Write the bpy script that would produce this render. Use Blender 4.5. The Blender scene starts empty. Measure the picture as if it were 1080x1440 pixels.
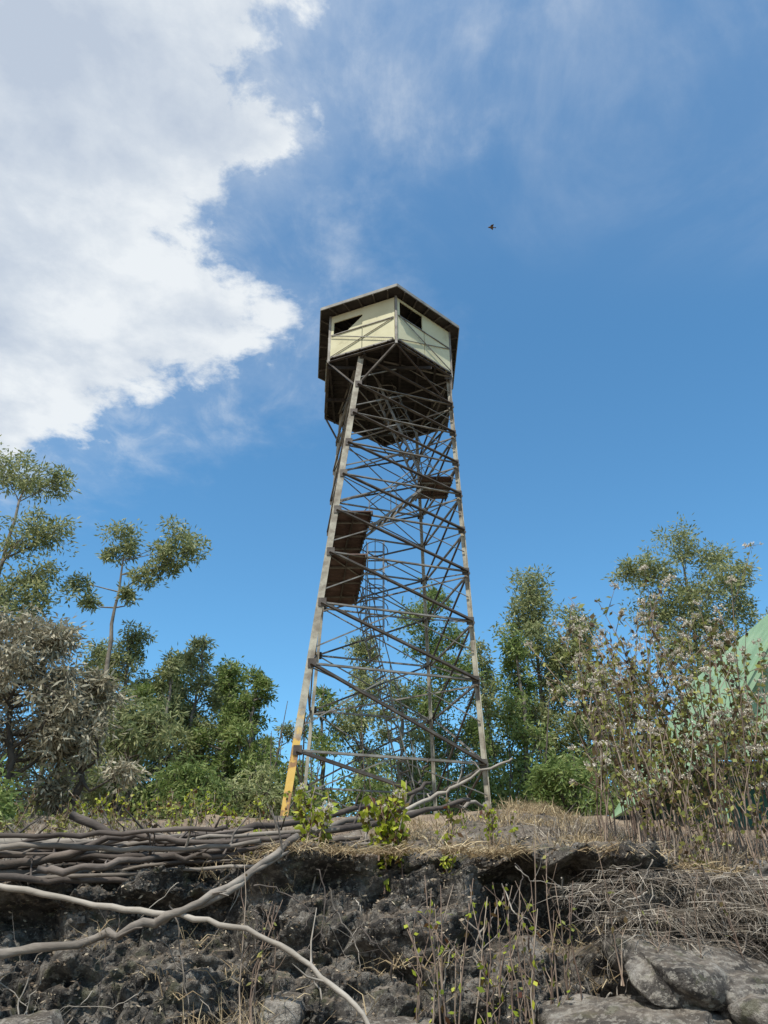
import bpy, math, random
import numpy as np
from mathutils import Vector, noise, Matrix
R=math.radians
scene=bpy.context.scene
scene.view_settings.view_transform='Standard'; scene.view_settings.look='None'
scene.view_settings.exposure=0

# ------------------------------------------------------------------ materials
def ramp(nt,cols):
    r=nt.nodes.new('ShaderNodeValToRGB'); e=r.color_ramp.elements
    e[0].position=cols[0][0]; e[0].color=(*cols[0][1],1)
    e[1].position=cols[-1][0]; e[1].color=(*cols[-1][1],1)
    for p,c in cols[1:-1]:
        k=e.new(p); k.color=(*c,1)
    return r
def mth(nt,op,a,b=None,c=None,clamp=False):
    n=nt.nodes.new('ShaderNodeMath'); n.operation=op; n.use_clamp=clamp
    for i,v in enumerate((a,b,c)):
        if v is None: continue
        if isinstance(v,(int,float)): n.inputs[i].default_value=v
        else: nt.links.new(v,n.inputs[i])
    return n.outputs[0]
def mk(name,cols,scale=5,rough=.85,bump=.3,bscale=None,metal=0,island=0,transl=0,detail=8,stretch=None,spec=.3,bdist=.02):
    m=bpy.data.materials.new(name); m.use_nodes=True; nt=m.node_tree; L=nt.links
    b=nt.nodes['Principled BSDF']; b.inputs['Roughness'].default_value=rough
    b.inputs['Metallic'].default_value=metal; b.inputs['Specular IOR Level'].default_value=spec
    tc=nt.nodes.new('ShaderNodeTexCoord'); co=tc.outputs['Object']
    if stretch:
        mp=nt.nodes.new('ShaderNodeMapping'); mp.inputs['Scale'].default_value=stretch
        L.new(co,mp.inputs[0]); co=mp.outputs[0]
    n=nt.nodes.new('ShaderNodeTexNoise'); n.inputs['Scale'].default_value=scale; n.inputs['Detail'].default_value=detail
    n.inputs['Roughness'].default_value=.62
    L.new(co,n.inputs['Vector']); fac=n.outputs['Fac']
    fac=mth(nt,'MULTIPLY_ADD',fac,1.7,-.35,True)
    if island:
        g=nt.nodes.new('ShaderNodeNewGeometry')
        a=mth(nt,'MULTIPLY',g.outputs['Random Per Island'],island)
        fac=mth(nt,'MULTIPLY_ADD',fac,1-island,a)
    r=ramp(nt,cols); L.new(fac,r.inputs[0]); L.new(r.outputs[0],b.inputs['Base Color'])
    if bump:
        n2=nt.nodes.new('ShaderNodeTexNoise'); n2.inputs['Scale'].default_value=bscale or scale*4; n2.inputs['Detail'].default_value=5
        L.new(co,n2.inputs['Vector'])
        bp=nt.nodes.new('ShaderNodeBump'); bp.inputs['Strength'].default_value=bump; bp.inputs['Distance'].default_value=bdist
        L.new(n2.outputs['Fac'],bp.inputs['Height']); L.new(bp.outputs[0],b.inputs['Normal'])
    if transl:
        t=nt.nodes.new('ShaderNodeBsdfTranslucent'); L.new(r.outputs[0],t.inputs[0])
        mx=nt.nodes.new('ShaderNodeMixShader'); mx.inputs[0].default_value=transl
        L.new(b.outputs[0],mx.inputs[1]); L.new(t.outputs[0],mx.inputs[2])
        L.new(mx.outputs[0],nt.nodes['Material Output'].inputs[0])
    return m
M={}
M['leaf1']=mk('foliage_green',[(0,(.05,.085,.02)),(.45,(.16,.23,.065)),(1,(.42,.46,.17))],.5,.5,0,island=.6,transl=.4,detail=2)
M['leaf2']=mk('foliage_olive',[(0,(.07,.10,.04)),(.45,(.23,.27,.115)),(1,(.54,.53,.27))],.5,.5,0,island=.6,transl=.38,detail=2)
M['leafgrey']=mk('foliage_dusty',[(0,(.09,.08,.055)),(.45,(.29,.265,.18)),(1,(.60,.55,.42))],.8,.6,0,island=.7,transl=.25,detail=2)
M['leafweed']=mk('foliage_weed',[(0,(.06,.03,.02)),(.3,(.15,.11,.05)),(.55,(.20,.22,.06)),(.8,(.34,.36,.09)),(1,(.50,.44,.16))],2,.55,0,island=.85,transl=.35,detail=2)
M['leafbright']=mk('foliage_yellowgreen',[(0,(.10,.025,.02)),(.25,(.14,.10,.03)),(.4,(.20,.26,.03)),(.7,(.38,.45,.04)),(1,(.58,.56,.08))],2,.5,0,island=.9,transl=.4,detail=2)
M['flower']=mk('seed_head',[(0,(.28,.22,.15)),(.5,(.62,.57,.47)),(1,(.80,.77,.69))],9,.9,0,island=.7,transl=.2)
M['litter']=mk('leaf_litter',[(0,(.04,.03,.022)),(.5,(.20,.15,.105)),(1,(.50,.43,.32))],9,.9,0,island=.9)
M['bark']=mk('bark_grey',[(0,(.06,.05,.04)),(.5,(.17,.15,.125)),(1,(.34,.31,.27))],3,.9,.3,12)
M['barkdark']=mk('bark_dark',[(0,(.03,.025,.02)),(1,(.12,.10,.08))],3,.9,.3,12)
M['stick']=mk('dead_wood',[(0,(.04,.034,.03)),(.45,(.15,.13,.11)),(1,(.40,.36,.31))],6,.85,.6,50,stretch=(.3,1,1),bdist=.006)
M['stickdark']=mk('dead_wood_dark',[(0,(.025,.02,.018)),(.5,(.08,.066,.057)),(1,(.25,.21,.18))],6,.85,.6,50,stretch=(.3,1,1),bdist=.006)
M['stickpale']=mk('dead_wood_pale',[(0,(.11,.095,.08)),(.5,(.28,.25,.21)),(1,(.50,.46,.40))],7,.8,.5,50,stretch=(.3,1,1),bdist=.005)
M['stem']=mk('dry_stem',[(0,(.08,.05,.04)),(.6,(.22,.165,.125)),(1,(.40,.34,.27))],6,.85,0,island=.7)
M['straw']=mk('dry_grass_straw',[(0,(.14,.09,.05)),(.5,(.38,.29,.17)),(1,(.70,.59,.38))],3,.8,0,island=.7,transl=.2)
M['strawgrey']=mk('dry_grass_grey',[(0,(.06,.05,.042)),(.5,(.25,.21,.17)),(1,(.58,.53,.44))],3,.8,0,island=.75,transl=.15)
M['steel']=mk('galvanized_steel',[(0,(.08,.053,.04)),(.38,(.165,.15,.13)),(1,(.36,.35,.32))],3,.55,.15,20,metal=.15)
M['steeldark']=mk('weathered_steel',[(0,(.03,.02,.015)),(.5,(.075,.063,.054)),(1,(.18,.165,.145))],3,.6,.15,20,metal=.15)
M['legpaint']=mk('faded_leg_paint',[(0,(.09,.05,.03)),(.36,(.22,.195,.155)),(.6,(.38,.36,.29)),(1,(.54,.52,.42))],2.2,.7,.15,20)
M['cream']=mk('cream_paint',[(0,(.26,.23,.14)),(.28,(.53,.50,.325)),(1,(.66,.63,.43))],1.3,.7,.1,14)
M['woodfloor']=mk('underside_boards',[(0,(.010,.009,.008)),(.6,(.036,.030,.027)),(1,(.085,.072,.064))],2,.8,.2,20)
M['board']=mk('landing_boards',[(0,(.04,.025,.02)),(.5,(.11,.07,.058)),(1,(.22,.16,.135))],2.5,.75,.2,20)
M['roofmetal']=mk('roof_metal',[(0,(.14,.14,.13)),(1,(.34,.335,.31))],3,.6,.1,20,metal=.1)
M['hut']=mk('green_paint',[(0,(.14,.23,.13)),(.5,(.23,.36,.21)),(1,(.36,.47,.31))],1.5,.5,.1,10)
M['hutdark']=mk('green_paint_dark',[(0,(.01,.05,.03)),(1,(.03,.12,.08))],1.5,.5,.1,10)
M['bird']=mk('bird_feathers',[(0,(.05,.035,.025)),(1,(.22,.15,.10))],30,.8,0)
def leg_material():
    m=M['legpaint']; nt=m.node_tree; L=nt.links; b=nt.nodes['Principled BSDF']
    tc=nt.nodes.new('ShaderNodeTexCoord'); sp=nt.nodes.new('ShaderNodeSeparateXYZ'); L.new(tc.outputs['Object'],sp.inputs[0])
    n=nt.nodes.new('ShaderNodeTexNoise'); n.inputs['Scale'].default_value=4.5; n.inputs['Detail'].default_value=6; L.new(tc.outputs['Object'],n.inputs['Vector'])
    f=mth(nt,'MULTIPLY_ADD',n.outputs['Fac'],3.4,3.2)
    f=mth(nt,'SUBTRACT',f,sp.outputs[2]); f=mth(nt,'MULTIPLY',f,1.2,clamp=True)
    left=mth(nt,'MULTIPLY',mth(nt,'SUBTRACT',.2,sp.outputs[0]),3.0,clamp=True)
    near=mth(nt,'MULTIPLY',mth(nt,'SUBTRACT',19.5,sp.outputs[1]),3.0,clamp=True)
    f=mth(nt,'MULTIPLY',f,mth(nt,'MULTIPLY',left,near))
    r2=ramp(nt,[(0,(.20,.09,.05)),(.46,(.30,.17,.08)),(.53,(.62,.40,.10)),(1,(.70,.50,.16))]); L.new(n.outputs['Fac'],r2.inputs[0])
    mx=nt.nodes.new('ShaderNodeMix'); mx.data_type='RGBA'; L.new(f,mx.inputs[0])
    src=b.inputs['Base Color'].links[0].from_socket
    L.new(src,mx.inputs[6]); L.new(r2.outputs[0],mx.inputs[7]); L.new(mx.outputs[2],b.inputs['Base Color'])
leg_material()
def rock_mat(name,dark=1.0,dust=.5,hi=.54):
    m=bpy.data.materials.new(name); m.use_nodes=True; nt=m.node_tree; L=nt.links
    b=nt.nodes['Principled BSDF']; b.inputs['Roughness'].default_value=.85; b.inputs['Specular IOR Level'].default_value=.3
    tc=nt.nodes.new('ShaderNodeTexCoord'); co=tc.outputs['Object']
    def nz(s,d=6,r=.65):
        n=nt.nodes.new('ShaderNodeTexNoise'); n.inputs['Scale'].default_value=s; n.inputs['Detail'].default_value=d; n.inputs['Roughness'].default_value=r
        L.new(co,n.inputs['Vector']); return n.outputs['Fac']
    d=dark
    r1=ramp(nt,[(.34,(.018*d,.016*d,.015*d)),(.45,(.042*d,.038*d,.034*d)),(.54,(.10*d,.09*d,.078*d)),(.66,(.26*d,.245*d,.22*d))]); L.new(nz(4.2,9,.72),r1.inputs[0])
    r2=ramp(nt,[(hi,(0,0,0)),(hi+.06,(1,1,1))]); L.new(nz(26,5),r2.inputs[0])
    mx=nt.nodes.new('ShaderNodeMix'); mx.data_type='RGBA'
    f=mth(nt,'MULTIPLY',r2.outputs[0],.6); L.new(f,mx.inputs[0])
    L.new(r1.outputs[0],mx.inputs[6]); mx.inputs[7].default_value=(.25*d,.232*d,.20*d,1)
    r3=ramp(nt,[(.56,(0,0,0)),(.64,(1,1,1))]); L.new(nz(7,5),r3.inputs[0])
    mxm=nt.nodes.new('ShaderNodeMix'); mxm.data_type='RGBA'; L.new(mth(nt,'MULTIPLY',r3.outputs[0],.5),mxm.inputs[0])
    L.new(mx.outputs[2],mxm.inputs[6]); mxm.inputs[7].default_value=(.12,.125,.065,1)
    g=nt.nodes.new('ShaderNodeNewGeometry'); sp=nt.nodes.new('ShaderNodeSeparateXYZ'); L.new(g.outputs['Normal'],sp.inputs[0])
    up=mth(nt,'MULTIPLY_ADD',sp.outputs[2],4.0,-2.9,True)
    up=mth(nt,'MULTIPLY',up,mth(nt,'MULTIPLY_ADD',nz(11,5),3.0,-1.0,True)); up=mth(nt,'MULTIPLY',up,dust)
    mx2=nt.nodes.new('ShaderNodeMix'); mx2.data_type='RGBA'; L.new(up,mx2.inputs[0])
    L.new(mxm.outputs[2],mx2.inputs[6]); mx2.inputs[7].default_value=(.34,.27,.20,1)
    L.new(mx2.outputs[2],b.inputs['Base Color'])
    h=mth(nt,'ADD',nz(24,7,.75),mth(nt,'MULTIPLY',nz(95,2),.4))
    bp=nt.nodes.new('ShaderNodeBump'); bp.inputs['Strength'].default_value=1.0; bp.inputs['Distance'].default_value=.045
    L.new(h,bp.inputs['Height']); L.new(bp.outputs[0],b.inputs['Normal'])
    return m
M['rock']=rock_mat('rock_dark',1.35,.85,.54); M['boulder']=rock_mat('rock_pale',1.9,.4,.52)
M['ground']=mk('dry_soil',[(0,(.09,.06,.042)),(.5,(.20,.15,.105)),(1,(.36,.29,.20))],2.5,.95,.6,12,bdist=.05)

# ------------------------------------------------------------------ mesh builder
class MB:
    def __init__(s): s.v=[]; s.f=[]; s.n=0; s.mats=[]
    def mi(s,m):
        if m not in s.mats: s.mats.append(m)
        return s.mats.index(m)
    def add(s,V,F,m,smooth=False):
        V=np.asarray(V,dtype=np.float32).reshape(-1,3); F=np.asarray(F,dtype=np.int32)
        s.v.append(V); s.f.append((F+s.n,s.mi(m),smooth)); s.n+=len(V)
    def tube(s,P,rad,m,k=6,smooth=True):
        P=[np.array(p,dtype=float) for p in P]; n=len(P)
        if not hasattr(rad,'__len__'): rad=[rad]*n
        V=[];ref=np.array([.13,.31,.94])
        for i in range(n):
            d=P[min(i+1,n-1)]-P[max(i-1,0)]; d/=np.linalg.norm(d)+1e-9
            rr=ref if abs(d@ref)<.95 else np.array([1.,0,0])
            a=np.cross(d,rr); a/=np.linalg.norm(a); b=np.cross(d,a)
            for j in range(k):
                t=2*math.pi*j/k; V.append(P[i]+rad[i]*(math.cos(t)*a+math.sin(t)*b))
        F=[[i*k+j,i*k+(j+1)%k,(i+1)*k+(j+1)%k,(i+1)*k+j] for i in range(n-1) for j in range(k)]
        s.add(V,F,m,smooth)
        if k in(4,6,8):
            for o in (0,(n-1)*k):
                q=[[0,i,i+1,i+2] for i in range(1,k-2,2)]
                base=s.n-len(V)
                s.f.append((np.array(q,dtype=np.int32)+base+o,s.mi(m),False))
    def Lbeam(s,a,b,w,m,up=(0,0,1),t=None):
        a=np.array(a,float); b=np.array(b,float); d=b-a; d/=np.linalg.norm(d)
        u=np.array(up,float)
        if abs(d@u)>.9: u=np.array([0.,1,0])
        x=np.cross(d,u); x/=np.linalg.norm(x); y=np.cross(x,d)
        t=t or max(w*.14,.010)
        pr=[(0,0),(w,0),(w,t),(t,t),(t,w),(0,w)]
        V=[p+(i-w/2)*x+(j-w/2)*y for p in(a,b) for i,j in pr]
        F=[[i,(i+1)%6,6+(i+1)%6,6+i] for i in range(6)]+[[0,1,2,3],[0,3,4,5],[6,7,8,9],[6,9,10,11]]
        s.add(V,F,m)
    def box(s,a,b,w,h,m,up=(0,0,1)):
        a=np.array(a,float); b=np.array(b,float); d=b-a; d/=np.linalg.norm(d)
        u=np.array(up,float)
        if abs(d@u)>.95: u=np.array([0.,1,0])
        x=np.cross(d,u); x/=np.linalg.norm(x); y=np.cross(x,d)
        V=[p+i*w/2*x+j*h/2*y for p in(a,b) for i,j in((-1,-1),(1,-1),(1,1),(-1,1))]
        F=[[0,1,5,4],[1,2,6,5],[2,3,7,6],[3,0,4,7],[0,3,2,1],[4,5,6,7]]
        s.add(V,F,m)
    def leaves(s,C,D,Ls,Ws,m,rng):
        C=np.asarray(C); N=len(C); 
        if N==0: return
        D=D/(np.linalg.norm(D,axis=1,keepdims=True)+1e-9)
        S=np.cross(D,rng.normal(size=(N,3))); S/=np.linalg.norm(S,axis=1,keepdims=True)+1e-9
        Ls=np.asarray(Ls).reshape(-1,1); Ws=np.asarray(Ws).reshape(-1,1)
        V=np.stack([C,C+D*Ls*.45+S*Ws*.5,C+D*Ls,C+D*Ls*.45-S*Ws*.5],1).reshape(-1,3)
        s.add(V,np.arange(N*4).reshape(N,4),m)
    def obj(s,name,parent=None):
        me=bpy.data.meshes.new(name); V=np.concatenate(s.v); 
        me.vertices.add(len(V)); me.vertices.foreach_set('co',V.ravel())
        loops=np.concatenate([f.ravel() for f,_,_ in s.f]); tot=np.concatenate([np.full(len(f),f.shape[1]) for f,_,_ in s.f])
        mi=np.concatenate([np.full(len(f),i) for f,i,_ in s.f]); sm=np.concatenate([np.full(len(f),q) for f,_,q in s.f])
        me.loops.add(len(loops)); me.loops.foreach_set('vertex_index',loops.astype(np.int32))
        me.polygons.add(len(tot)); st=np.concatenate([[0],np.cumsum(tot)[:-1]])
        me.polygons.foreach_set('loop_start',st.astype(np.int32)); me.polygons.foreach_set('loop_total',tot.astype(np.int32))
        me.polygons.foreach_set('material_index',mi.astype(np.int32)); me.polygons.foreach_set('use_smooth',sm.astype(bool))
        for m in s.mats: me.materials.append(M[m])
        me.update(calc_edges=True); me.validate()
        o=bpy.data.objects.new(name,me); scene.collection.objects.link(o)
        if parent: o.parent=parent
        return o
def empty(name):
    e=bpy.data.objects.new(name,None); scene.collection.objects.link(e); return e

# ------------------------------------------------------------------ terrain
def sst(a,b,x):
    t=min(max((x-a)/(b-a),0),1); return t*t*(3-2*t)
def lip(x): return .60-.17*sst(-.5,-1.4,x)-.13*sst(1.5,2.3,x)+.035*noise.noise(Vector((x*2.2,3,1)))+.025*noise.noise(Vector((x*6,3,4)))
def gh(x,y):
    l=lip(x)
    if y<5.7:
        return -1.6+(l+1.6-.15)*sst(4.3,5.7,y)-.05
    if y<17.5: z=l+(y-5.7)*(2.6-l)/11.8
    else: z=2.6+.4*sst(17.5,24,y)
    z+=.30*math.exp(-((x-1.6)/1.3)**2-((y-9.3)/1.4)**2)
    z+=.10*noise.noise(Vector((x*.6,y*.6,3)))*sst(6,9,y)+.05*noise.noise(Vector((x*2.3,y*2.3,5)))*sst(6,7,y)
    return z
xs=np.unique(np.concatenate([-np.geomspace(12,2500,26),np.linspace(-12,12,121),np.geomspace(12,2500,26)]))
ys=np.unique(np.concatenate([-np.geomspace(1,2500,22),np.linspace(0,30,151),np.geomspace(31,2500,28)]))
V=[];nx=len(xs)
for y in ys:
    for x in xs:
        z=gh(x,y)
        if abs(x)<7.1:
            if y<6.7: z=min(z,-1.7+2.1*sst(5.5,6.7,y))
            z-=.12*(1-sst(8,9.5,y))
        V.append((x,y,z))
F=[[j*nx+i,j*nx+i+1,(j+1)*nx+i+1,(j+1)*nx+i] for j in range(len(ys)-1) for i in range(nx-1)]
b=MB(); b.add(V,F,'ground',True); b.obj('ground')

ROCKP=[]
def rocksurf():
    X=np.linspace(-7.5,7.5,980); NV=250
    ctrl=[(0,4.0,-1.75,0),(.14,4.6,-1.25,0),(.30,5.05,-.55,0),(.44,5.36,-.12,0),(.56,5.48,.18,0),(.70,5.55,-.10,1),(.75,5.64,-.02,1),(.80,5.9,.03,1)]
    V=[]
    LP=[lip(x) for x in X]
    for j in range(NV):
        v=j/(NV-1)
        for xi,x in enumerate(X):
            l=LP[xi]
            if v<=.80:
                k=0
                while k<len(ctrl)-2 and v>ctrl[k+1][0]: k+=1
                a=ctrl[k];c=ctrl[k+1]; t=(v-a[0])/(c[0]-a[0])
                y=a[1]+(c[1]-a[1])*t
                za=a[2]+a[3]*l; zc=c[2]+c[3]*l; z=za+(zc-za)*t
            else:
                t=(v-.80)/.20; y=5.9+t*3.3; z=gh(x,y)+.03*(1-t)-.06*t
            face=sst(-.02,.1,v)*(1-sst(.74,.86,v))
            low=(1 if v<.78 else 0)
            ln=.07*noise.noise(Vector((x*3,1,1)))
            rec=.50*sst(.50,.75,x)*(1-sst(1.35,1.6,x))*sst(.0,.12,z)*(1-sst(l-.15,l-.05,z+ln))*low
            rec+=.14*sst(-.8,-.4,x)*(1-sst(.3,.6,x))*sst(.1,.25,z)*(1-sst(l-.17,l-.06,z+ln))*low
            rec+=.2*sst(-3.2,-2.4,x)*(1-sst(-1.2,-.8,x))*sst(-.1,.1,z)*(1-sst(l-.2,l-.1,z+ln))*low
            q=Vector((x*.9,y*.9,z*1.5))
            n1=noise.fractal(q*1.1,1.0,2.1,4)
            d,_=noise.voronoi(Vector((x*1.7+.35*n1,y*1.5,z*2.6+.3*n1)))
            crack=min((d[1]-d[0])*3.2,1)
            d2,_=noise.voronoi(Vector((x*6+.3*n1,y*6,z*9)))
            crumb=min((d2[1]-d2[0])*2.5,1)
            n2=noise.fractal(q*5.5,.7,2.2,5)
            cellr=noise.noise(Vector((x*1.3,7,z*2.2)))
            yo=-(.20*n1+.15*crack+.06*n2+.11*cellr+.035*crumb)*(face+.10)+rec+.11*face
            zo=(.05*n1+.045*n2+.035*crack+.025*crumb)*(.4+.6*face)
            V.append((x+.04*n2*face,y+yo,z+zo))
            if v>.25 and abs(x)<4 and (j*7+int(x*1000))%3==0: ROCKP.append(V[-1])
    n=len(X)
    F=[[j*n+i,j*n+i+1,(j+1)*n+i+1,(j+1)*n+i] for j in range(NV-1) for i in range(n-1)]
    b=MB(); b.add(V,F,'rock',True); b.obj('rock_ledge')
rocksurf(); ROCKP=np.array(ROCKP)
rng=np.random.default_rng(77); b=MB()
NL=18000
idx=rng.choice(len(ROCKP),NL)
C=ROCKP[idx]+np.array([0,-.004,.006])+rng.normal(0,.004,(NL,3)); D=rng.normal(size=(NL,3))*np.array([1,1,.35])
b.leaves(C,D,rng.uniform(.010,.040,NL),rng.uniform(.005,.018,NL),'litter',rng); b.obj('leaf_litter')
b=MB(); idx=rng.choice(len(ROCKP),1300)
for i in idx:
    c=ROCKP[i]; s=rng.uniform(.006,.030)*(1.6 if rng.random()<.06 else 1)
    P=rng.normal(size=(8,3))*.18+np.array([[x,y,z] for z in(-1,1) for x,y in((-1,-1),(1,-1),(1,1),(-1,1))])*.6
    b.add(c+P*s*np.array([1,1,.7]),[[0,1,5,4],[1,2,6,5],[2,3,7,6],[3,0,4,7],[0,3,2,1],[4,5,6,7]],'boulder' if rng.random()<.6 else 'rock')
b.obj('loose_stones')

def boulder(c,s,seed,m='boulder',tilt=0):
    import bmesh
    bm=bmesh.new(); bmesh.ops.create_icosphere(bm,subdivisions=6,radius=1)
    for v in bm.verts:
        p=v.co.copy(); 
        mx=max(abs(p.x),abs(p.y),abs(p.z)); p=p*(.5+.5/mx*.8)
        q=Vector((p.x*s[0],p.y*s[1],p.z*s[2]))*3.2+Vector((seed*7.3,0,0)); d,_=noise.voronoi(q*.9)
        p*=1+.18*noise.fractal(q*.8,1.1,2.1,6)+.20*min((d[1]-d[0])*2.5,1)
        p.z+=.13*noise.fractal(q*3,.9,2.1,4)
        v.co=Vector((p.x*s[0]+c[0],p.y*s[1]+c[1],p.z*s[2]+c[2]+tilt*p.x*s[0]+.25*p.y*s[1]))
    me=bpy.data.meshes.new('boulder'); bm.to_mesh(me); bm.free(); me.materials.append(M[m])
    for p in me.polygons: p.use_smooth=True
    o=bpy.data.objects.new('boulder',me); scene.collection.objects.link(o)
boulder((1.78,5.0,-.08),(.48,.40,.11),1,tilt=-.12); boulder((1.25,4.75,-.34),(.48,.34,.11),2,tilt=.1); boulder((2.25,4.75,-.23),(.5,.42,.12),3,tilt=-.05)
boulder((-.56,5.15,-.26),(.14,.14,.09),4); boulder((.05,4.85,-.37),(.26,.2,.07),5); boulder((-2.0,4.75,-.40),(.32,.3,.11),6,tilt=.1)
boulder((-1.2,4.75,-.5),(.4,.25,.16),8,'rock'); boulder((2.75,5.1,.02),(.4,.3,.12),9); boulder((1.75,4.55,-.43),(.4,.3,.12),10)

# ------------------------------------------------------------------ watchtower
tw=empty('watchtower')
LZ=[2.6,4.0,6.05,7.65,9.1,10.4,11.6,12.7,13.8,14.9,16.05]
B0=[(-2.12,17.5),(2.43,18.9),(1.45,22.8),(-2.2,21.8)]
T0=[(-.70,18.3),(2.05,19.26),(1.13,22.0),(-1.45,21.1)]
def legp(i,z):
    t=(z-2.6)/(16.05-2.6); return (B0[i][0]+(T0[i][0]-B0[i][0])*t,B0[i][1]+(T0[i][1]-B0[i][1])*t,z)
b=MB()
ws=[.17,.12,.10,.09]
for i in range(4):
    z0=gh(*legp(i,2.6)[:2])-.3
    b.Lbeam(legp(i,z0),legp(i,16.05),ws[i],'legpaint',up=((1,0,0),(-1,0,0),(-1,0,0),(1,0,0))[i],t=.022)
    p=legp(i,2.6); z=gh(p[0],p[1]); 
    b.box((p[0],p[1],z-.3),(p[0],p[1],z+.03),.4,.4,'steel')
b.obj('legs',tw)
b=MB()
def off(p,dx,dy,dz=0): return (p[0]+dx,p[1]+dy,p[2]+dz)
for k in range(1,len(LZ)):
    z=LZ[k]; zp=LZ[k-1]
    for i in range(4):
        j=(i+1)%4
        a=legp(i,z); c=legp(j,z); ap=legp(i,zp); cp=legp(j,zp)
        A=np.array(a);C=np.array(c);A2=np.array(ap);C2=np.array(cp)
        fo=np.array([(.03,-.10,0),(.08,0,0),(0,.08,0),(-.08,0,0)][i])
        b.Lbeam(A+fo,C+fo,(.065,.05,.045,.05)[i],'steel')
        mid=(A+C)/2
        if i==0:
            if k>1: b.Lbeam(A+fo*1.5,C2+fo*1.5,.095,'steeldark')
            else: b.Lbeam(A+fo*1.5,(A2+C2)/2+fo+np.array((.4,0,.7)),.09,'steeldark')
            b.Lbeam(mid+fo*.7,A2*.75+A*.25+fo*.7,.03,'steel'); b.Lbeam(mid+fo*.4,(C2+C)/2,.028,'steel')
        elif i==2:
            b.Lbeam(A+fo*.5,C2+fo*.5,.045,'steeldark'); b.Lbeam(C+fo,A2+fo,.04,'steel')
        else:
            b.Lbeam(A+fo*.5,C2+fo*.5,.045,'steeldark'); b.Lbeam(C+fo,A2+fo,.038,'steel')
    if k%2==0 or k>6:
        b.Lbeam(off(legp(0,z),0,0,-.05),off(legp(2,z),0,0,-.05),.035,'steel'); b.Lbeam(off(legp(1,z),0,0,-.12),off(legp(3,z),0,0,-.12),.035,'steel')
    for i in range(4):
        p=legp(i,z); d=(.06,-.11,0) if i==0 else ((-.03,-.09,0) if i==1 else (0,.08,0))
        b.box(off(p,d[0],d[1],-.11),off(p,d[0],d[1],.11),.2,.012,'steeldark',up=(0,1,0))
b.obj('lattice_bracing',tw)
def landing(b,x0,x1,y0,y1,z,sh=0):
    n=int((y1-y0)/.22)
    for q in range(n):
        ya=y0+(y1-y0)*q/n; yb=y0+(y1-y0)*(q+1)/n-.012
        ym=(ya+yb)/2; dx=sh*(ym-y0)
        b.box((x0+dx,ym,z),(x1+dx,ym,z),yb-ya,.035,'board')
    for xx in(x0+.05,(x0+x1)/2,x1-.05):
        b.box((xx,y0,z-.06),(xx+sh*(y1-y0),y1,z-.06),.04,.07,'steeldark')
    for ff in (.2,.5,.8):
        yy=y0+(y1-y0)*ff; b.box((x0+sh*(yy-y0),yy,z-.07),(x1+sh*(yy-y0),yy,z-.07),.035,.045,'steel')
b=MB()
landing(b,-1.28,-.28,18.0,20.6,10.42,-.17); landing(b,-1.45,-.42,17.95,21.2,9.1,-.12); landing(b,1.05,2.05,19.15,20.4,12.25,-.1)
b.obj('stair_landings',tw)
def ladder(b,a,c,w=.5,step=.28,rail=None,hoops=None):
    a=np.array(a,float);c=np.array(c,float); d=c-a; Ln=np.linalg.norm(d); u=d/Ln
    s=np.cross(u,[0,0,1.]) if math.hypot(u[0],u[1])>.15 else np.array([1.,0,0]); s/=np.linalg.norm(s)
    nrm=np.cross(s,u)
    if nrm[2]<0: nrm=-nrm
    for sg in(-1,1): b.box(a+s*w/2*sg,c+s*w/2*sg,.03,.07,'steel')
    n=int(Ln/step)
    for k in range(1,n): 
        p=a+u*Ln*k/n; b.box(p-s*w/2,p+s*w/2,.06,.02,'steel')
    if rail:
        for sg in(-1,1):
            o=s*w/2*sg+np.array([0,0,rail]); b.tube([a+o,c+o],.016,'steel',5)
            for k in range(0,n+1,4):
                p=a+u*Ln*k/n+s*w/2*sg; b.tube([p,p+np.array([0,0,rail])],.013,'steel',5)
    if hoops:
        for k in np.arange(hoops[0],hoops[1],.45):
            p=a+u*k; P=[]
            for q in range(15):
                t=math.pi*(-.05+1.1*q/14); P.append(p+s*math.cos(t)*.36+nrm*math.sin(t)*.62)
            b.tube(P,.015,'steel',4)
        for t in(.25,.5,.75):
            o=s*math.cos(math.pi*t)*.36+nrm*math.sin(math.pi*t)*.62
            b.tube([a+u*hoops[0]+o,a+u*hoops[1]+o],.012,'steel',4)
b=MB()
ladder(b,(.9,21.2,2.9),(-.75,20.3,9.1),.55,.28,rail=.9)
ladder(b,(-.25,19.9,7.3),(-.25,20.0,10.5),.45,.28,hoops=(.2,3.0))
ladder(b,(-.5,19.3,10.45),(1.25,19.8,12.25),.55,.26,rail=.9)
ladder(b,(1.2,20.0,12.3),(-.3,19.6,16.1),.5,.28,hoops=(.6,4.1))
b.obj('ladders',tw)
HX=[(.37,17.6),(2.15,19.2),(2.18,21.9),(.02,23.0),(-2.0,21.35),(-1.72,18.5)]
CC=(.17,20.25)
def hexs(s): return [(CC[0]+(x-CC[0])*s,CC[1]+(y-CC[1])*s) for x,y in HX]
ZF,ZW=16.13,17.92
b=MB()
def clip(y,H):
    xsn=[]
    for i in range(6):
        (x1,y1),(x2,y2)=H[i],H[(i+1)%6]
        if (y1-y)*(y2-y)<=0 and y1!=y2: xsn.append(x1+(x2-x1)*(y-y1)/(y2-y1))
    return (min(xsn),max(xsn)) if len(xsn)>=2 else None
H=hexs(1.0); y=17.72
while y<22.95:
    c=clip(y,H)
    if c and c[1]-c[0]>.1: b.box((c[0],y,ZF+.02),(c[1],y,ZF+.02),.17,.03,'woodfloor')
    y+=.185
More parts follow.
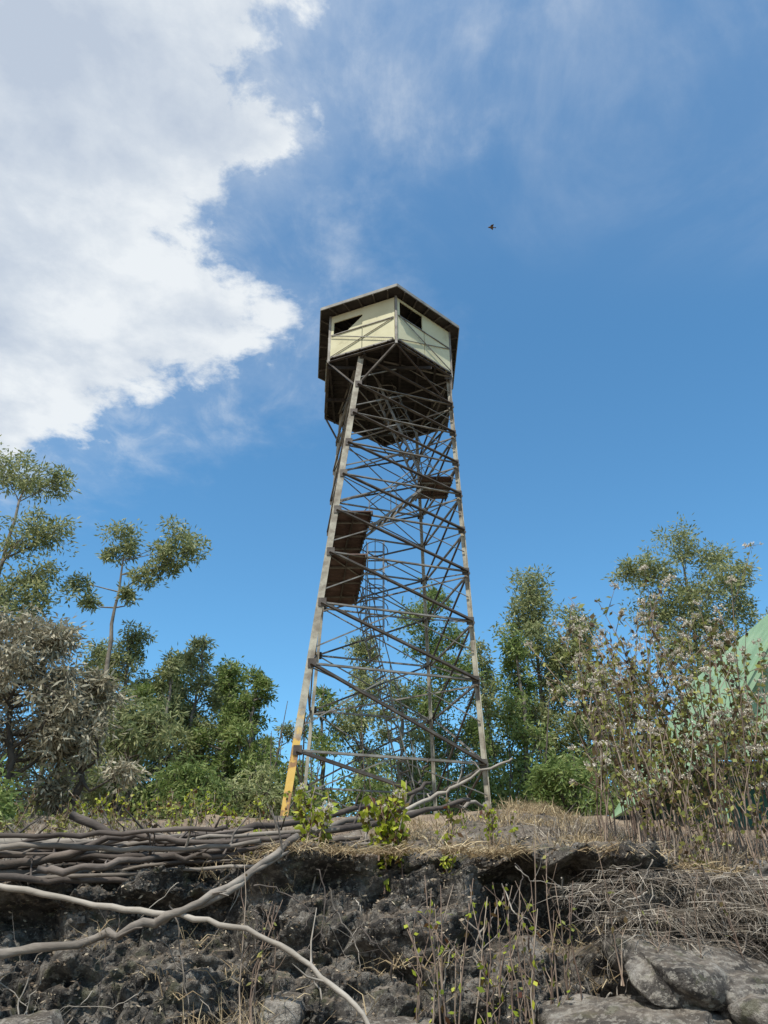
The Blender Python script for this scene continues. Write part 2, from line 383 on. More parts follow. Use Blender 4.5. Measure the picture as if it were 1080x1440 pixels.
for xj in np.arange(-1.7,2.1,.55):
    ysn=[]
    for i in range(6):
        (x1,y1),(x2,y2)=H[i],H[(i+1)%6]
        if (x1-xj)*(x2-xj)<=0 and x1!=x2: ysn.append(y1+(y2-y1)*(xj-x1)/(x2-x1))
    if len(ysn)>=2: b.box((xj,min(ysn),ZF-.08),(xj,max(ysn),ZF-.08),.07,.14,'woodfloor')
for i in range(6):
    a=H[i];c=H[(i+1)%6]; b.Lbeam((*a,ZF-.05),(*c,ZF-.05),.09,'steeldark')
for yy in(18.6,20.2,21.8):
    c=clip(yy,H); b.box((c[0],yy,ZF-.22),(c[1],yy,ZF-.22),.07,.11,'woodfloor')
for hi,li in((5,0),(4,3),(3,2),(2,2),(1,1),(0,0),(0,1)):
    b.Lbeam((*H[hi],ZF-.1),legp(li,14.9),.055,'steeldark')
b.obj('cabin_floor',tw)
b=MB()
def wallseg(a,c,u0,u1,z0,z1,t,m,out=0):
    a=np.array(a,float);c=np.array(c,float); d=c-a; n=np.array([d[1],-d[0]])/np.linalg.norm(d)
    p=a+d*u0+n*out; q=a+d*u1+n*out; zm=(z0+z1)/2
    b.box((p[0],p[1],zm),(q[0],q[1],zm),t,z1-z0,m)
specs=[(.06,.47,.58,.95),(.1,.85,.55,.9),(.15,.85,.55,.9),(.2,.8,.55,.9),(.1,.85,.55,.9),(.06,.50,.53,.84)]
hz=ZW-ZF
for i in range(6):
    a=H[i];c=H[(i+1)%6]; u0,u1,v0,v1=specs[i]
    za,zb=ZF+.02+hz*v0,ZF+hz*v1
    wallseg(a,c,0.02,.495,ZF+.05,za,.03,'cream'); wallseg(a,c,0.505,.98,ZF+.05,za,.034,'cream')
    wallseg(a,c,0.02,u0,za+.003,ZW,.03,'cream'); wallseg(a,c,u1,.98,za+.003,ZW,.036,'cream')
    if ZW-zb>.06: wallseg(a,c,u0,u1,zb,ZW,.03,'cream')
    wallseg(a,c,0.03,.97,za-.02,za+.01,.03,'steel',.034)
    wallseg(a,c,0.03,.97,ZF+.03,ZF+.08,.03,'steel',.034)
    A=np.array(a);C=np.array(c);d=C-A;n=np.array([d[1],-d[0]])/np.linalg.norm(d)*.045
    p=A+n+d*.03;q=A+n+d*.97
    b.Lbeam((*p,ZF+.08),(*q,za-.03),.025,'steel'); n2=n*1.5
    b.Lbeam((*(A+n2+d*.97),ZF+.08),(*(A+n2+d*.03),za-.03),.025,'steel')
    b.box((*a,ZF-.12),(*a,ZW+.03),.075,.075,'steel',up=(0,1,0))
a=np.array(H[0]);c=np.array(H[5]); d=c-a; n=np.array([-d[1],d[0]])/np.linalg.norm(d)*-.02
P=lambda u,v:(a[0]+d[0]*u+n[0],a[1]+d[1]*u+n[1],ZF+hz*v)
b.add([P(.49,.53),P(.78,.53),P(.49,.84),P(.49,.85)],[[0,1,2,3]],'cream')
b.obj('cabin_walls',tw)
b=MB()
RH=hexs(1.16)
top=ZW+.12
V=[(*p,ZW+.06) for p in RH]+[(*p,top) for p in RH]+[(CC[0],CC[1],top+.75),(CC[0],CC[1],ZW+.065)]
b.add(V,[[i,(i+1)%6,6+(i+1)%6,6+i] for i in range(6)],'roofmetal')
b.add(V,[[6+i,6+(i+1)%6,12] for i in range(6)],'roofmetal')
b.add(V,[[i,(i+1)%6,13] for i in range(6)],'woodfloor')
for i in range(6):
    a=RH[i];c=RH[(i+1)%6]
    b.box((*a,ZW+.09),(*c,ZW+.09),.03,.11,'roofmetal')
    for q in(.12,.31,.5,.69,.88):
        p=(a[0]+(c[0]-a[0])*q,a[1]+(c[1]-a[1])*q); e=(CC[0]+(p[0]-CC[0])*.3,CC[1]+(p[1]-CC[1])*.3)
        b.box((*p,ZW+.025),(*e,ZW+.025),.04,.07,'steeldark')
b.obj('cabin_roof',tw)

# ------------------------------------------------------------------ hut
hut=empty('green_hut'); b=MB()
x0,x1,xr=4.85,9.15,7.0; y0,y1=12.0,17.0; ze,zr=2.6,5.35
def rz(x): return ze+(zr-ze)*(1-abs(x-xr)/(xr-x0))
X=np.arange(x0,x1+.001,.04); V=[]
for k,x in enumerate(X):
    yy=y0+ .018*math.sin(x*2*math.pi/.2); zz=max(rz(x)-.02,2.65)
    V+= [(x,yy,2.6),(x,yy,max(zz,2.61))]
b.add(V,[[2*k,2*k+2,2*k+3,2*k+1] for k in range(len(X)-1)],'hut',True); b.obj('gable_cladding',hut)
b=MB()
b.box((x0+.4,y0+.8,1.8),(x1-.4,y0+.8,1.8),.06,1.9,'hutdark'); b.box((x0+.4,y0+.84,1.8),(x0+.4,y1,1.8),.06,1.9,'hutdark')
for x in(x0+.15,6.4,8.0,x1-.15): b.box((x,y0+.08,.9),(x,y0+.08,2.6),.09,.09,'hut')
b.obj('walls',hut)
b=MB()
for sx,ex in((x0-.15,xr),(x1+.15,xr)):
    zz=ze-.19
    b.box((sx,y0-.16,zz+.02),(ex,y0-.16,zr+.02),.03,.16,'hut',up=(0,0,1))
    b.box((sx,(y0+y1)/2,zz+.08),(ex,(y0+y1)/2,zr+.08),y1-y0+.4,.03,'hut',up=(0,0,1))
b.obj('roof',hut)

# ------------------------------------------------------------------ trees
def tree(name,trunk,clumps,leaf,bark,seed,dens=1.0,ll=.20,lw=.06,r0=.14,droop=-.15,flat=.75):
    rng=np.random.default_rng(seed); b=MB(); T=[np.array(p,float) for p in trunk]; n=len(T)
    PT=[];RT=[]
    for i in range(n-1):
        for q in range(4):
            t=q/4; PT.append(T[i]*(1-t)+T[i+1]*t+rng.normal(0,.03,3)); RT.append(r0*(1-.85*(i+t)/(n-1)))
    PT.append(T[-1]); RT.append(r0*.12)
    b.tube(PT,RT,bark,6)
    TP=np.array(PT)
    allC=[];allD=[]
    for c in clumps:
        cc=np.array(c[:3],float); r=c[3]
        low=TP[:,2]<cc[2]-.2*r
        dd=np.linalg.norm(TP-(cc-np.array([0,0,r*1.2])),axis=1)+(~low)*50
        k=int(np.argmin(dd)); s=TP[k]; mid=(s+cc)/2+rng.normal(0,.12,3)+np.array([0,0,-.1])
        rb=min(RT[k]*.6,.05)
        b.tube([s,s*.6+mid*.4,mid,mid*.4+cc*.6,cc],[rb,rb*.9,rb*.7,rb*.5,rb*.35],bark,5)
        ns=int(8+r*10)
        for q in range(ns):
            v=rng.normal(size=3); v/=np.linalg.norm(v); v[2]*=flat
            p=cc+v*r*rng.uniform(.35,1.15)
            b.tube([cc+v*.1*r,(cc+p)/2+rng.normal(0,.05*r,3),p],[rb*.3,rb*.2,.006],bark,4)
            m=int(rng.uniform(20,80)*dens*max(r,.5))
            sg=r*rng.uniform(.12,.30)
            C=p+rng.normal(size=(m,3))*np.array([sg,sg,sg*.8])
            D=(C-p)/sg*.5+rng.normal(size=(m,3))*.6+np.array([0,0,droop])
            allC.append(C);allD.append(D)
    C=np.concatenate(allC);D=np.concatenate(allD); N=len(C)
    b.leaves(C,D,rng.uniform(.6,1.3,N)*ll,rng.uniform(.7,1.3,N)*lw,leaf,rng)
    return b.obj(name)
def auto(x,y,top,w,seed,leaf='leaf1',start=.25,dens=1.0,lean=0,n=None,**k):
    rg=random.Random(seed); z0=gh(x,y)-.1; h=top-z0
    trunk=[(x+lean*t*h+rg.uniform(-.12,.12)*t*2,y+rg.uniform(-.15,.15),z0+h*t) for t in(0,.2,.4,.6,.8,.96)]
    cl=[]; n=n or int(h*2.1)
    for i in range(n):
        t=start+(1-start)*((i+.5)/n); prof=math.sin(math.pi*min(1,(t-start)/(1-start)*.78+.2))**.7
        r=h*rg.uniform(.050,.095)*(1.25-.5*t)
        a=rg.uniform(0,6.28); d=rg.uniform(.35,1)*max(w/2*prof-r*.6,.1)
        cl.append((x+lean*t*h+d*math.cos(a),y+d*math.sin(a),z0+h*t-r*.7,r))
    return tree('acacia_tree',trunk,cl,leaf,'bark',seed,dens,**k)
tree('acacia_tree',[(-13.6,24,2.8),(-13.5,24,6),(-13.3,24,9),(-13.2,24,12),(-13.1,24,15)],
 [(-12.95,24,15.3,1.0),(-12.2,24.2,15.2,.75),(-14.2,24,15.8,1.0),(-11.7,24,12.9,.8),(-12.6,23.6,12.4,.7),(-12.1,24,11.3,.9),(-13.2,24.5,10.8,1.1),(-14.3,24,12.8,1),(-11.5,24.2,10.6,.8),(-12.8,24,9.7,1.1),(-13.9,24,9,1.2),(-11.3,24.5,9.3,1.0),(-12.3,24,13.2,.7)],'leaf2','bark',11,1.2,r0=.2,flat=.6)
tree('acacia_tree',[(-8.7,26,2.9),(-9.2,26,5.5),(-9.6,26,8.5),(-9.75,26,11),(-9.8,26,13.6)],
 [(-10.1,26,14.0,.6),(-9.6,26.1,13.4,.5),(-10.3,26.2,13.3,.4),(-7.9,26,14.1,.65),(-7.3,26,13.5,.6),(-7.7,25.8,12.9,.6),(-8.4,26.2,13.3,.55),(-8.4,26.2,12.6,.5),(-8.9,25.8,12.2,.4),(-11.2,26,12.0,.4),(-10.7,26,11.3,.4),(-9.3,26,11.5,.35)],'leaf2','bark',12,1.5,r0=.15,flat=.8)
auto(-9.6,28,11.2,2.8,21,'leaf2',n=24); auto(-7.1,28.5,11.0,2.6,22,'leaf2',n=24); auto(-5.6,28,9.9,2.6,23,'leaf1',.15,n=22); auto(-4.5,27,9.2,2.4,24,'leaf1',.12,n=22)
auto(-8.3,30.5,11.0,3.2,25,'leaf1',n=24); auto(-10.9,29,11.0,3.2,26,'leaf2',n=24); auto(-12.8,30,10.3,3.5,27,'leaf2'); auto(-6.4,31,10.6,2.8,28,'leaf2',n=22)
auto(-8.6,27,8.6,2.6,29,'leaf1',.12,n=20); auto(-5.0,29.5,9.2,3.0,30,'leaf2',.1); auto(-3.9,30,8.0,2.6,36,'leaf2',.1)
auto(-7.7,27.2,9.8,2.4,37,'leaf2',.15,n=18)
auto(1.9,30,14.0,4.2,31,'leaf1',.25,1.1); auto(-.9,31,12.2,3.2,32,'leaf2',.2); auto(4.0,31,11.8,2.8,33,'leaf2'); auto(-2.4,30,9.6,2.8,34,'leaf1',.15); auto(.6,28,9.2,3.0,35,'leaf2',.15)
auto(6.2,30,14.5,3.4,41,'leaf2',.2,1.2,n=30); auto(5.0,28,11.2,2.4,42,'leaf1'); auto(7.6,29,12.4,2.6,43,'leaf2',.2,n=24); auto(8.9,31,9.8,3.4,44,'leaf1')
tree('acacia_tree',[(12.2,30,2.9),(12.3,30,6),(12.6,30,9),(12.8,30,12),(12.9,30,15)],
 [(12.9,30,15.6,1.0),(11.5,30,14.6,.85),(10.6,30,14.3,.7),(14.2,30,14.9,.95),(15.2,30,14.1,.75),(12.2,30.5,13.6,1.1),(13.6,29.6,13.2,1.2),(11.4,30,12.6,.9),(14.9,30,12.6,.9),(12.8,30,11.9,1.2),(11.8,30,11.0,1.0),(14,30,11,1.1),(12.8,30,9.6,1.4)],'leaf2','bark',45,1.7,r0=.2,flat=.8)
auto(10.6,32,11.0,3.6,46,'leaf2'); auto(15.2,28,11.8,4,47,'leaf2'); auto(18,30,12,4,48); auto(-16.5,26,12,4,49)
def thicket():
    rng=np.random.default_rng(5); b=MB(); C=[];D=[]
    for q in range(400):
        x=rng.uniform(-22,22); y=rng.uniform(25,33); z0=gh(x,y); h=rng.uniform(.6,3.0); r=rng.uniform(.5,1.0)
        if rng.random()<.5: b.tube([(x,y,z0-.1),(x+rng.normal(0,.2),y,z0+h*.6),(x+rng.normal(0,.4),y,z0+h+1.8)],[.05,.035,.01],'barkdark',4)
        m=150; p=np.array([x,y,z0+h*.75])
        c=p+rng.normal(size=(m,3))*r*.45; C.append(c); D.append(rng.normal(size=(m,3))+np.array([0,0,-.1]))
    C=np.concatenate(C);D=np.concatenate(D);N=len(C)
    b.leaves(C,D,rng.uniform(.14,.3,N),rng.uniform(.05,.1,N),'leaf1',rng); b.obj('background_thicket')
thicket()
def shrub(name,cx,cy,h,w,leaf,seed,nc=26,dens=1.6,ll=.17,lw=.04):
    rg=random.Random(seed); z0=gh(cx,cy); cl=[]
    for i in range(nc):
        t=rg.uniform(.25,1); a=rg.uniform(0,6.28); d=rg.uniform(.2,1)*w/2*math.sin(math.pi*min(t*.8+.1,1))
        cl.append((cx+d*math.cos(a),cy+d*math.sin(a)*.8,z0+h*t-.25,rg.uniform(.3,.55)))
    return tree(name,[(cx,cy,z0-.1),(cx+.1,cy,z0+h*.25),(cx-.1,cy,z0+h*.5),(cx,cy,z0+h*.8)],cl,leaf,'barkdark',seed,dens,ll=ll,lw=lw,r0=.09,droop=-.5,flat=.8)
shrub('dusty_shrub',-6.7,14,3.9,3.0,'leafgrey',61,28,1.3); shrub('dusty_shrub',-5.6,14.6,2.8,1.8,'leafgrey',62,12,1.2); shrub('dusty_shrub',-8.5,15,3.9,3,'leafgrey',63,22,1.4)
shrub('green_shrub',-6.4,12.6,1.0,1.5,'leaf1',64,12,1.2); shrub('green_shrub',-5.3,16.5,2.6,2.2,'leaf2',68,14,1.2)
shrub('green_shrub',-3.4,20.5,1.6,2.0,'leaf2',65,12,1.2); shrub('green_shrub',4.2,19,1.6,2.0,'leaf1',66,12,1.2); shrub('green_shrub',-4.6,19,1.4,1.8,'leaf1',67,12,1.2)

# ------------------------------------------------------------------ branches & poles
def wob(P,seed,amp=.02,sub=5):
    rg=np.random.default_rng(seed); P=[np.array(p,float) for p in P]; out=[]
    n=len(P)
    for i in range(n-1):
        p0=P[max(i-1,0)];p1=P[i];p2=P[i+1];p3=P[min(i+2,n-1)]
        for q in range(sub):
            t=q/sub
            v=.5*((2*p1)+(-p0+p2)*t+(2*p0-5*p1+4*p2-p3)*t*t+(-p0+3*p1-3*p2+p3)*t**3)
            out.append(v+rg.normal(0,amp,3))
    out.append(P[-1]); return out
def branch(b,P,r,m,seed,amp=.012,tip=.5,twigs=0):
    W=wob(P,seed,amp,6); n=len(W); rg=np.random.default_rng(seed+100)
    b.tube(W,[r*(1-(1-tip)*i/(n-1))*rg.uniform(.86,1.14) for i in range(n)],m,8)
    for q in range(twigs):
        i=rg.integers(n//4,n-1); d=rg.normal(size=3); d[2]=abs(d[2]); d/=np.linalg.norm(d)
        L=rg.uniform(.06,.35); b.tube([W[i],W[i]+d*L*.5+rg.normal(0,.02,3),W[i]+d*L],[r*.4,r*.28,r*.12],m,5)
b=MB(); rg=np.random.default_rng(8)
for q in range(36):
    ya=rg.uniform(5.4,6.3); f=rg.uniform(0,1)
    xa=rg.uniform(-4.5,-2.2); xb=rg.uniform(-1.1,.0); za=.40+.2*f+(ya-5.5)*.12; zb=.60+.16*f+(ya-5.5)*.12
    yb=ya+rg.uniform(-.1,.6); xm=(xa+xb)/2
    branch(b,[(xa,ya,za),((xa+xm)/2,ya,(za*.75+zb*.25)-.02),(xm,(ya+yb)/2,(za+zb)/2+rg.normal(0,.04)),((xb+xm)/2,yb,(za*.25+zb*.75)-.01),(xb,yb,zb)],rg.uniform(.010,.030),['stickdark','stick','stickdark','stick'][int(rg.integers(0,4))],q,.010,.55,3)
branch(b,[(-4,6.1,.72),(-2.7,6.1,.735),(-1.85,6.15,.73)],.034,'stickpale',50,.004,.9)
branch(b,[(-2.28,6.0,.91),(-2.0,6.0,.80),(-1.74,6.0,.68)],.032,'stickdark',51,.006,.9)
branch(b,[(-1.9,6.1,.72),(-1.0,6.4,.86),(-.1,6.9,1.12),(.42,7.2,1.36)],.030,'stickdark',52,.012,.5,2)
branch(b,[(-1.2,6.0,.70),(-.3,6.5,.92),(.5,7.0,1.13),(.9,7.3,1.2)],.028,'stick',53,.012,.5,2)
branch(b,[(-.1,6.9,.98),(.35,7,1.16),(.7,7,1.34),(1.13,7,1.53)],.022,'stickpale',54,.012,.4,3)
branch(b,[(-.9,6.1,.72),(.1,6.7,.98),(.75,7.1,1.2)],.03,'stickdark',55,.012,.6,1)
branch(b,[(-.7,6.6,.85),(.1,7.1,1.1),(.3,7.3,1.35),(.42,7.4,1.62)],.022,'stickdark',56,.01,.4,1)
b.obj('branch_pile')
b=MB(); branch(b,[(-3.0,5.45,.47),(-2.42,5.3,.40),(-1.73,5.2,.28),(-1.19,5.1,.215),(-.71,5.0,.12),(-.35,4.93,-.08),(-.077,4.85,-.30),(.05,4.8,-.6)],.020,'stickpale',57,.006,.6,2); b.obj('fallen_branch')
b=MB(); branch(b,[(-3.0,5.2,-.02),(-2.28,5.1,.03),(-1.74,5.08,.085),(-1.33,5.08,.19),(-1.02,5.15,.33),(-.57,5.5,.70)],.027,'stick',58,.010,.8,3)
branch(b,[(-1.33,5.1,.17),(-.95,5.2,.36),(-.62,5.45,.6)],.02,'stick',59,.01,.7,1); b.obj('fallen_branch')

# ------------------------------------------------------------------ grasses
def tufts(name,pts,m,seed,L=(.12,.35),nb=40,spread=.06,hang=0,w=.004):
    rng=np.random.default_rng(seed); b=MB(); VV=[];
    for p in pts:
        k=int(nb*rng.uniform(.4,1.5))
        base=np.array(p)+rng.normal(size=(k,3))*np.array([spread,spread,.01])
        a=rng.uniform(0,6.28,k); o=rng.uniform(.15,1.3,k); ln=rng.uniform(*L,k)
        d=np.stack([np.cos(a)*o,np.sin(a)*o-hang*.6,np.ones(k)*(1-hang*1.1)],1); d/=np.linalg.norm(d,axis=1,keepdims=True)
        sd=np.cross(d,rng.normal(size=(k,3))); sd/=np.linalg.norm(sd,axis=1,keepdims=True); sd*=w*rng.uniform(.4,1.2,(k,1))
        P0=base; P1=base+d*ln[:,None]*.5; d2=d+np.array([0,0,-.7])*rng.uniform(.3,1.3,(k,1))+rng.normal(0,.25,(k,3)); P2=P1+d2*ln[:,None]*.5
        VV.append(np.stack([P0-sd,P0+sd,P1+sd*.8,P1-sd*.8,P2+sd*.15,P2-sd*.15],1).reshape(-1,3))
    V=np.concatenate(VV); n=len(V)//6; i=np.arange(n)[:,None]*6
    b.add(V,np.concatenate([i+np.array([[0,1,2,3]]),i+np.array([[3,2,4,5]])]),m); return b.obj(name)
rg=np.random.default_rng(9)
def clustered(n,nc,x0,x1,y0,y1,s=.16):
    cx=rg.uniform(x0,x1,nc);cy=rg.uniform(y0,y1,nc); out=[]
    for _ in range(n):
        k=rg.integers(0,nc); x=cx[k]+rg.normal(0,s); y=max(cy[k]+rg.normal(0,s),5.62); out.append((x,y,gh(x,y)))
    return out
tufts('dry_grass',clustered(240,24,-.9,2.4,5.7,9.3),'straw',1,(.05,.20),36,.07)
pts=[(x,5.58+rg.normal(0,.04),lip(x)+.01) for x in np.concatenate([rg.normal(-.45,.2,20),rg.normal(.3,.3,10),rg.normal(.75,.12,6),rg.normal(1.9,.4,14)])]
tufts('dry_grass',pts,'straw',2,(.06,.2),40,.06,.7)
tufts('dry_grass',clustered(140,14,1.4,4.0,5.7,8),'strawgrey',3,(.1,.35),40,.08,.1)
pts=[(x,5.32+.3*(z/.5)-.12,z) for x,z in zip(rg.uniform(1.30,2.9,120),rg.uniform(.05,.5,120))]
tufts('dry_grass',pts,'strawgrey',4,(.10,.34),32,.07,.9,w=.003)
tufts('dry_grass',clustered(220,40,-9,-.5,6.5,14,.3),'strawgrey',5,(.12,.40),30,.12,.1)
pts=[(x,5.1+rg.normal(0,.05),z) for x,z in zip(rg.uniform(-2.6,1.3,26),rg.uniform(-.35,.15,26))]
tufts('dry_grass',pts,'straw',6,(.06,.22),14,.05,.4,w=.003)
pts=[(-.8+rg.normal(0,.12),4.75,-.42+rg.normal(0,.02)) for _ in range(8)]
tufts('dry_grass',pts,'straw',7,(.12,.35),26,.06,.1,w=.003)

# ------------------------------------------------------------------ weeds
def weeds(name,cx,cy,wx,wy,n,hmin,hmax,seed,leaf='leafweed',heads=.5,nleaf=10,ls=.05,z0=None,lean=.12,rs=.0055,start=.35,hr=1.0):
    rng=np.random.default_rng(seed); b=MB(); C=[];D=[];FC=[];FD=[]
    for q in range(n):
        x=cx+rng.uniform(-wx,wx); y=cy+rng.uniform(-wy,wy); z=(gh(x,y) if z0 is None else z0)-.03
        h=rng.uniform(hmin,hmax); dx,dy=rng.normal(0,lean,2)
        P=[np.array([x+dx*h*t*t+rng.normal(0,.014),y+dy*h*t*t,z+h*t]) for t in(0,.25,.5,.75,1)]
        b.tube(P,[rs*1.3,rs*1.1,rs*.9,rs*.7,rs*.4],'stem',4)
        tips=[P[-1]]
        for s in range(int(rng.integers(2,7))):
            t=rng.uniform(.3,.95); i=min(int(t*4),3); s0=P[i]*(1-(t*4-i))+P[i+1]*(t*4-i)
            d=rng.normal(size=3); d[2]=abs(d[2])+1.0; d/=np.linalg.norm(d); e=s0+d*h*rng.uniform(.1,.28)
            b.tube([s0,(s0+e)/2+rng.normal(0,.01,3),e],[rs*.6,rs*.5,rs*.3],'stem',4); tips.append(e)
            for w in range(nleaf//4): C.append(s0+(e-s0)*rng.uniform(.2,1)); D.append(rng.normal(size=3)+np.array([0,0,-.5]))
        for w in range(nleaf):
            t=rng.uniform(start,1); i=min(int(t*4),3); C.append(P[i]*(1-(t*4-i))+P[i+1]*(t*4-i)+rng.normal(0,.006,3)); D.append(rng.normal(size=3)+np.array([0,0,-.5]))
        if heads:
            for e in tips:
                if rng.random()<heads:
                    for sub in range(int(rng.integers(4,9))):
                        c=e+rng.normal(0,.024,3)*np.array([1,1,.4])*hr
                        b.tube([e,c],[rs*.3,rs*.2],'stem',4)
                        k=16; FC.append(np.repeat(c[None],k,0)+rng.normal(0,.006,(k,3))); FD.append(rng.normal(size=(k,3))+np.array([0,0,.5]))
    C=np.array(C);D=np.array(D);N=len(C); b.leaves(C,D,rng.uniform(.5,1.2,N)*ls,rng.uniform(.35,.75,N)*ls,leaf,rng)
    if FC:
        C=np.concatenate(FC);D=np.concatenate(FD);N=len(C); b.leaves(C,D,rng.uniform(.012,.024,N),rng.uniform(.006,.012,N),'flower',rng)
    return b.obj(name)
weeds('dry_wildflower',2.30,6.5,.50,.5,46,1.2,2.2,71,nleaf=26,ls=.065,lean=.16,heads=.6)
weeds('dry_wildflower',2.95,6.6,.40,.5,24,1.1,1.95,72,nleaf=24,ls=.065,lean=.16,heads=.6)
weeds('dry_wildflower',3.5,6.6,.25,.4,8,1.0,1.7,85,nleaf=18,ls=.065,lean=.12)
weeds('dry_wildflower',1.85,6.3,.25,.3,12,.8,1.7,73,nleaf=18,ls=.06)
weeds('dry_wildflower',2.6,5.8,.8,.2,40,.4,1.1,74,nleaf=12,heads=0,lean=.25)
weeds('dry_wildflower',4.5,6.8,.5,.5,14,1.0,1.6,75,nleaf=16)
weeds('low_weed',-4.0,9.5,2.2,.8,50,.25,.6,86,'leafweed',0,14,.07,lean=.2,start=.1)
weeds('low_weed',-2.5,11.5,1.6,.8,36,.25,.6,87,'leafbright',0,14,.07,lean=.2,start=.1)
weeds('yellow_green_weed',-.5,5.75,.10,.1,7,.3,.55,76,'leafbright',.25,18,.065,lean=.2,start=.1)
weeds('yellow_green_weed',.05,5.75,.12,.1,11,.3,.62,77,'leafbright',.2,22,.07,lean=.2,start=.1)
weeds('yellow_green_weed',.85,6.4,.2,.1,6,.2,.35,78,'leafbright',0,10,.05)
weeds('yellow_green_weed',.42,5.7,.06,.05,4,.25,.5,79,'leafbright',0,12,.055)
weeds('yellow_green_weed',-1.0,6.0,.2,.1,4,.15,.3,84,'leafbright',0,8,.05)
weeds('dry_weed_stems',.55,4.95,.38,.08,20,.6,1.05,80,'leafbright',0,7,.045,z0=-.55,lean=.08,rs=.005,start=.15)
weeds('dry_weed_stems',.95,5.0,.2,.08,8,.8,1.2,81,'leafweed',0,4,.04,z0=-.55,lean=.08,rs=.005)
weeds('dry_weed_stems',-.75,5.05,.15,.08,5,.5,.95,82,'leafweed',0,3,.04,z0=-.35,lean=.1,rs=.005)
weeds('dry_weed_stems',2.0,5.0,.7,.08,14,.3,.7,83,'leafweed',0,2,.04,z0=-.1,lean=.2,rs=.004)
b=MB(); rg=np.random.default_rng(21)
for q in range(120):
    x=rg.uniform(-2.8,2.9) if q<60 else rg.uniform(.6,2.9); z=rg.uniform(-.3,.55); y=5.15+.25*max(z,0)
    L=rg.uniform(.2,.7); d=np.array([rg.normal(0,.5),-.1,-abs(rg.normal(0,.6))-.3]); d/=np.linalg.norm(d)
    p=np.array([x,y,z]); branch(b,[p,p+d*L*.4+rg.normal(0,.04,3),p+d*L*.8+rg.normal(0,.05,3),p+d*L],rg.uniform(.0025,.006),['stickpale','stickdark','stick'][q%3],300+q,.006,.4,1)
b.obj('hanging_roots')

# ------------------------------------------------------------------ bird
def bird():
    b=MB(); c=np.array([2.44,12.0,14.4])
    P=[c+np.array([dx,0,dz]) for dx,dz in((-.07,.0),(-.055,.004),(-.03,.006),(.0,.004),(.03,.0),(.05,-.002),(.085,-.006))]
    b.tube(P,[.006,.018,.020,.028,.024,.012,.005],'bird',8)
    b.tube([c+np.array([-.07,0,0]),c+np.array([-.088,0,-.002])],[.004,.001],'bird',4)
    for s in(-1,1):
        V=[c+np.array(v) for v in((-.03,0.01*s,.012),(.035,.01*s,.010),(.05,.05*s,.02),(.045,.085*s,.01),(-.01,.05*s,.022))]
        b.add(V,[[0,1,2,4]],'bird'); b.add(V,[[4,2,3]],'bird')
    V=[c+np.array(v) for v in((.07,-.006,-.006),(.07,.006,-.006),(.105,.018,-.01),(.105,-.018,-.01))]; b.add(V,[[0,1,2,3]],'bird')
    b.obj('bird')
bird()

# ------------------------------------------------------------------ light
EL=60; AZ=202
sv=Vector((math.sin(R(AZ))*math.cos(R(EL)),math.cos(R(AZ))*math.cos(R(EL)),math.sin(R(EL))))
sl=bpy.data.lights.new('sun','SUN'); sl.energy=5.0; sl.angle=R(.5); sl.color=(1,.95,.86)
so=bpy.data.objects.new('sun',sl); so.rotation_euler=(-sv).to_track_quat('-Z','Y').to_euler(); so.location=(0,0,40); scene.collection.objects.link(so)
w=bpy.data.worlds.new('World'); scene.world=w; w.use_nodes=True; nt=w.node_tree; L=nt.links
bg=nt.nodes['Background']; bg.inputs[1].default_value=.12
sky=nt.nodes.new('ShaderNodeTexSky'); sky.sky_type='NISHITA'; sky.sun_disc=False; sky.sun_elevation=R(EL); sky.sun_rotation=R(AZ)
sky.altitude=1500; sky.air_density=1.3; sky.dust_density=.6; sky.ozone_density=2.5
tc=nt.nodes.new('ShaderNodeTexCoord'); sp=nt.nodes.new('ShaderNodeSeparateXYZ'); L.new(tc.outputs['Generated'],sp.inputs[0])
dz=mth(nt,'MAXIMUM',sp.outputs[2],.04)
p=mth(nt,'DIVIDE',sp.outputs[0],dz); q=mth(nt,'DIVIDE',sp.outputs[1],dz)
cb=nt.nodes.new('ShaderNodeCombineXYZ'); L.new(p,cb.inputs[0]); L.new(q,cb.inputs[1])
def nz(scale,detail=8,rough=.6,dist=0,sc=None):
    n=nt.nodes.new('ShaderNodeTexNoise'); n.inputs['Scale'].default_value=scale; n.inputs['Detail'].default_value=detail
    n.inputs['Roughness'].default_value=rough; n.inputs['Distortion'].default_value=dist
    if sc:
        mp=nt.nodes.new('ShaderNodeMapping'); mp.inputs['Scale'].default_value=sc[0]; mp.inputs['Rotation'].default_value=sc[1]
        L.new(cb.outputs[0],mp.inputs[0]); L.new(mp.outputs[0],n.inputs['Vector'])
    else: L.new(cb.outputs[0],n.inputs['Vector'])
    return n.outputs['Fac']
def gauss(v,c,s):
    a=mth(nt,'SUBTRACT',v,c); a=mth(nt,'DIVIDE',a,s); a=mth(nt,'MULTIPLY',a,a); a=mth(nt,'MULTIPLY',a,-1.0); return mth(nt,'EXPONENT',a)
def smooth(v,a,b):
    n=nt.nodes.new('ShaderNodeMapRange'); n.interpolation_type='SMOOTHSTEP'; L.new(v,n.inputs[0]); n.inputs[1].default_value=a; n.inputs[2].default_value=b
    return n.outputs[0]
e1=mth(nt,'SUBTRACT',-.20,p); e1=mth(nt,'SUBTRACT',e1,mth(nt,'MULTIPLY',gauss(q,.84,.09),.08))
e1=mth(nt,'ADD',e1,mth(nt,'MULTIPLY',gauss(q,.45,.15),.13)); e1=mth(nt,'ADD',e1,mth(nt,'MULTIPLY',gauss(q,.675,.055),.09)); e1=mth(nt,'ADD',e1,mth(nt,'MULTIPLY',gauss(q,1.04,.08),.06))
e2=mth(nt,'MULTIPLY_ADD',p,-.60,1.01); e2=mth(nt,'SUBTRACT',e2,q); 
e=mth(nt,'MINIMUM',e1,e2)
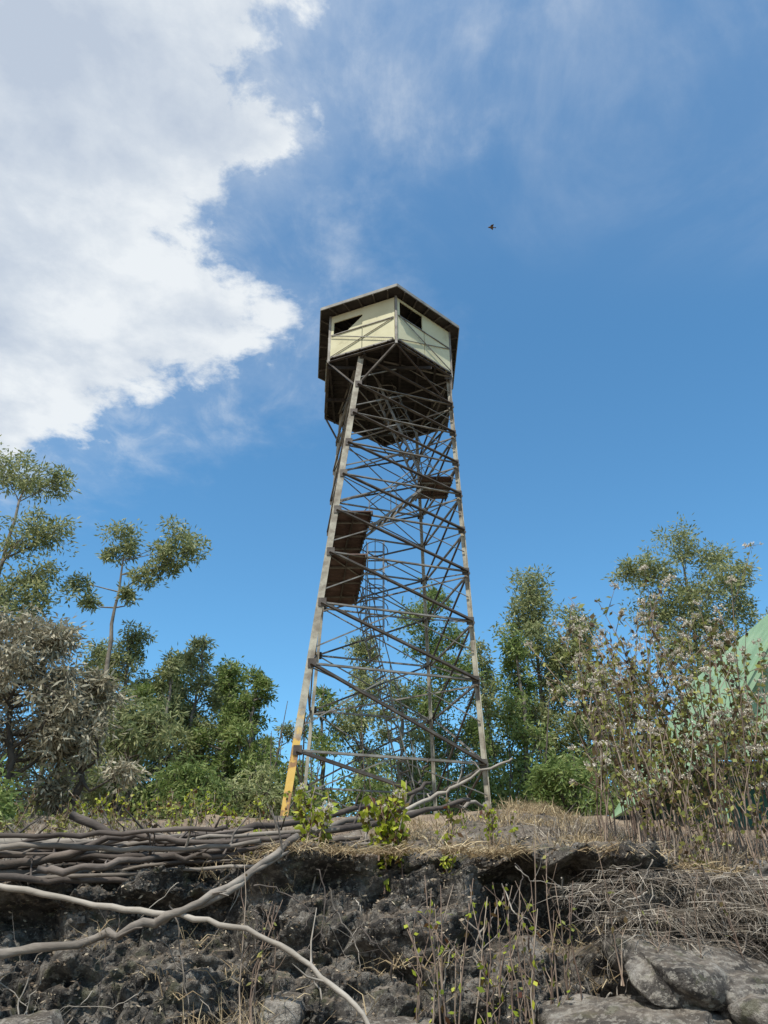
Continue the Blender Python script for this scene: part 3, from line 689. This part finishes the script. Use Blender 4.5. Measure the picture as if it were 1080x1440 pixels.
n1=nz(8.0,12,.62,.15); n1c=mth(nt,'SUBTRACT',n1,.5)
ee=mth(nt,'MULTIPLY_ADD',n1c,.42,e)
dens=smooth(ee,-.03,.09)
wisp=smooth(nz(5.0,9,.66,.6,((1.3,.8,1),(0,0,-.5))),.42,.72)
halo=mth(nt,'MULTIPLY',smooth(mth(nt,'MULTIPLY_ADD',n1c,.5,e),-.34,.06),mth(nt,'MULTIPLY_ADD',wisp,.38,.15))
ci=mth(nt,'MULTIPLY',smooth(nz(3.2,8,.62,.5,((1.0,.7,1),(0,0,.6))),.40,.85),smooth(q,1.0,.45))
ci=mth(nt,'MULTIPLY',ci,.62)
hz_=mth(nt,'MULTIPLY',smooth(q,1.1,.3),.12)
a=mth(nt,'MAXIMUM',dens,halo); a=mth(nt,'ADD',a,ci,clamp=True); a=mth(nt,'ADD',a,hz_,clamp=True)
a=mth(nt,'MULTIPLY',a,.94)
# cloud body: bright rim, greyer billowed interior
n3=nz(2.6,7,.52,.1)
rim=mth(nt,'MULTIPLY',mth(nt,'SUBTRACT',1.0,smooth(e,.0,.22)),.10)
shade=ramp(nt,[(.36,(4.5,5.1,6.0)),(.50,(5.7,6.2,6.8)),(.64,(7.4,7.7,7.9))])
L.new(mth(nt,'ADD',mth(nt,'MULTIPLY_ADD',n1c,.45,n3),rim),shade.inputs[0])
tint=nt.nodes.new('ShaderNodeMix'); tint.data_type='RGBA'; tint.blend_type='MULTIPLY'; tint.inputs[0].default_value=1
L.new(sky.outputs[0],tint.inputs[6]); tint.inputs[7].default_value=(.88,1.48,1.62,1)
mx=nt.nodes.new('ShaderNodeMix'); mx.data_type='RGBA'; L.new(a,mx.inputs[0]); L.new(tint.outputs[2],mx.inputs[6]); L.new(shade.outputs[0],mx.inputs[7])
L.new(mx.outputs[2],bg.inputs[0])

# ------------------------------------------------------------------ camera
cam=bpy.data.cameras.new('camera'); co=bpy.data.objects.new('camera',cam); scene.collection.objects.link(co); scene.camera=co
cam.sensor_fit='VERTICAL'; cam.sensor_height=36; cam.lens=27.2; cam.clip_start=.05; cam.clip_end=6000
co.location=(0,0,0); co.rotation_euler=(R(120),0,0)
print('done')
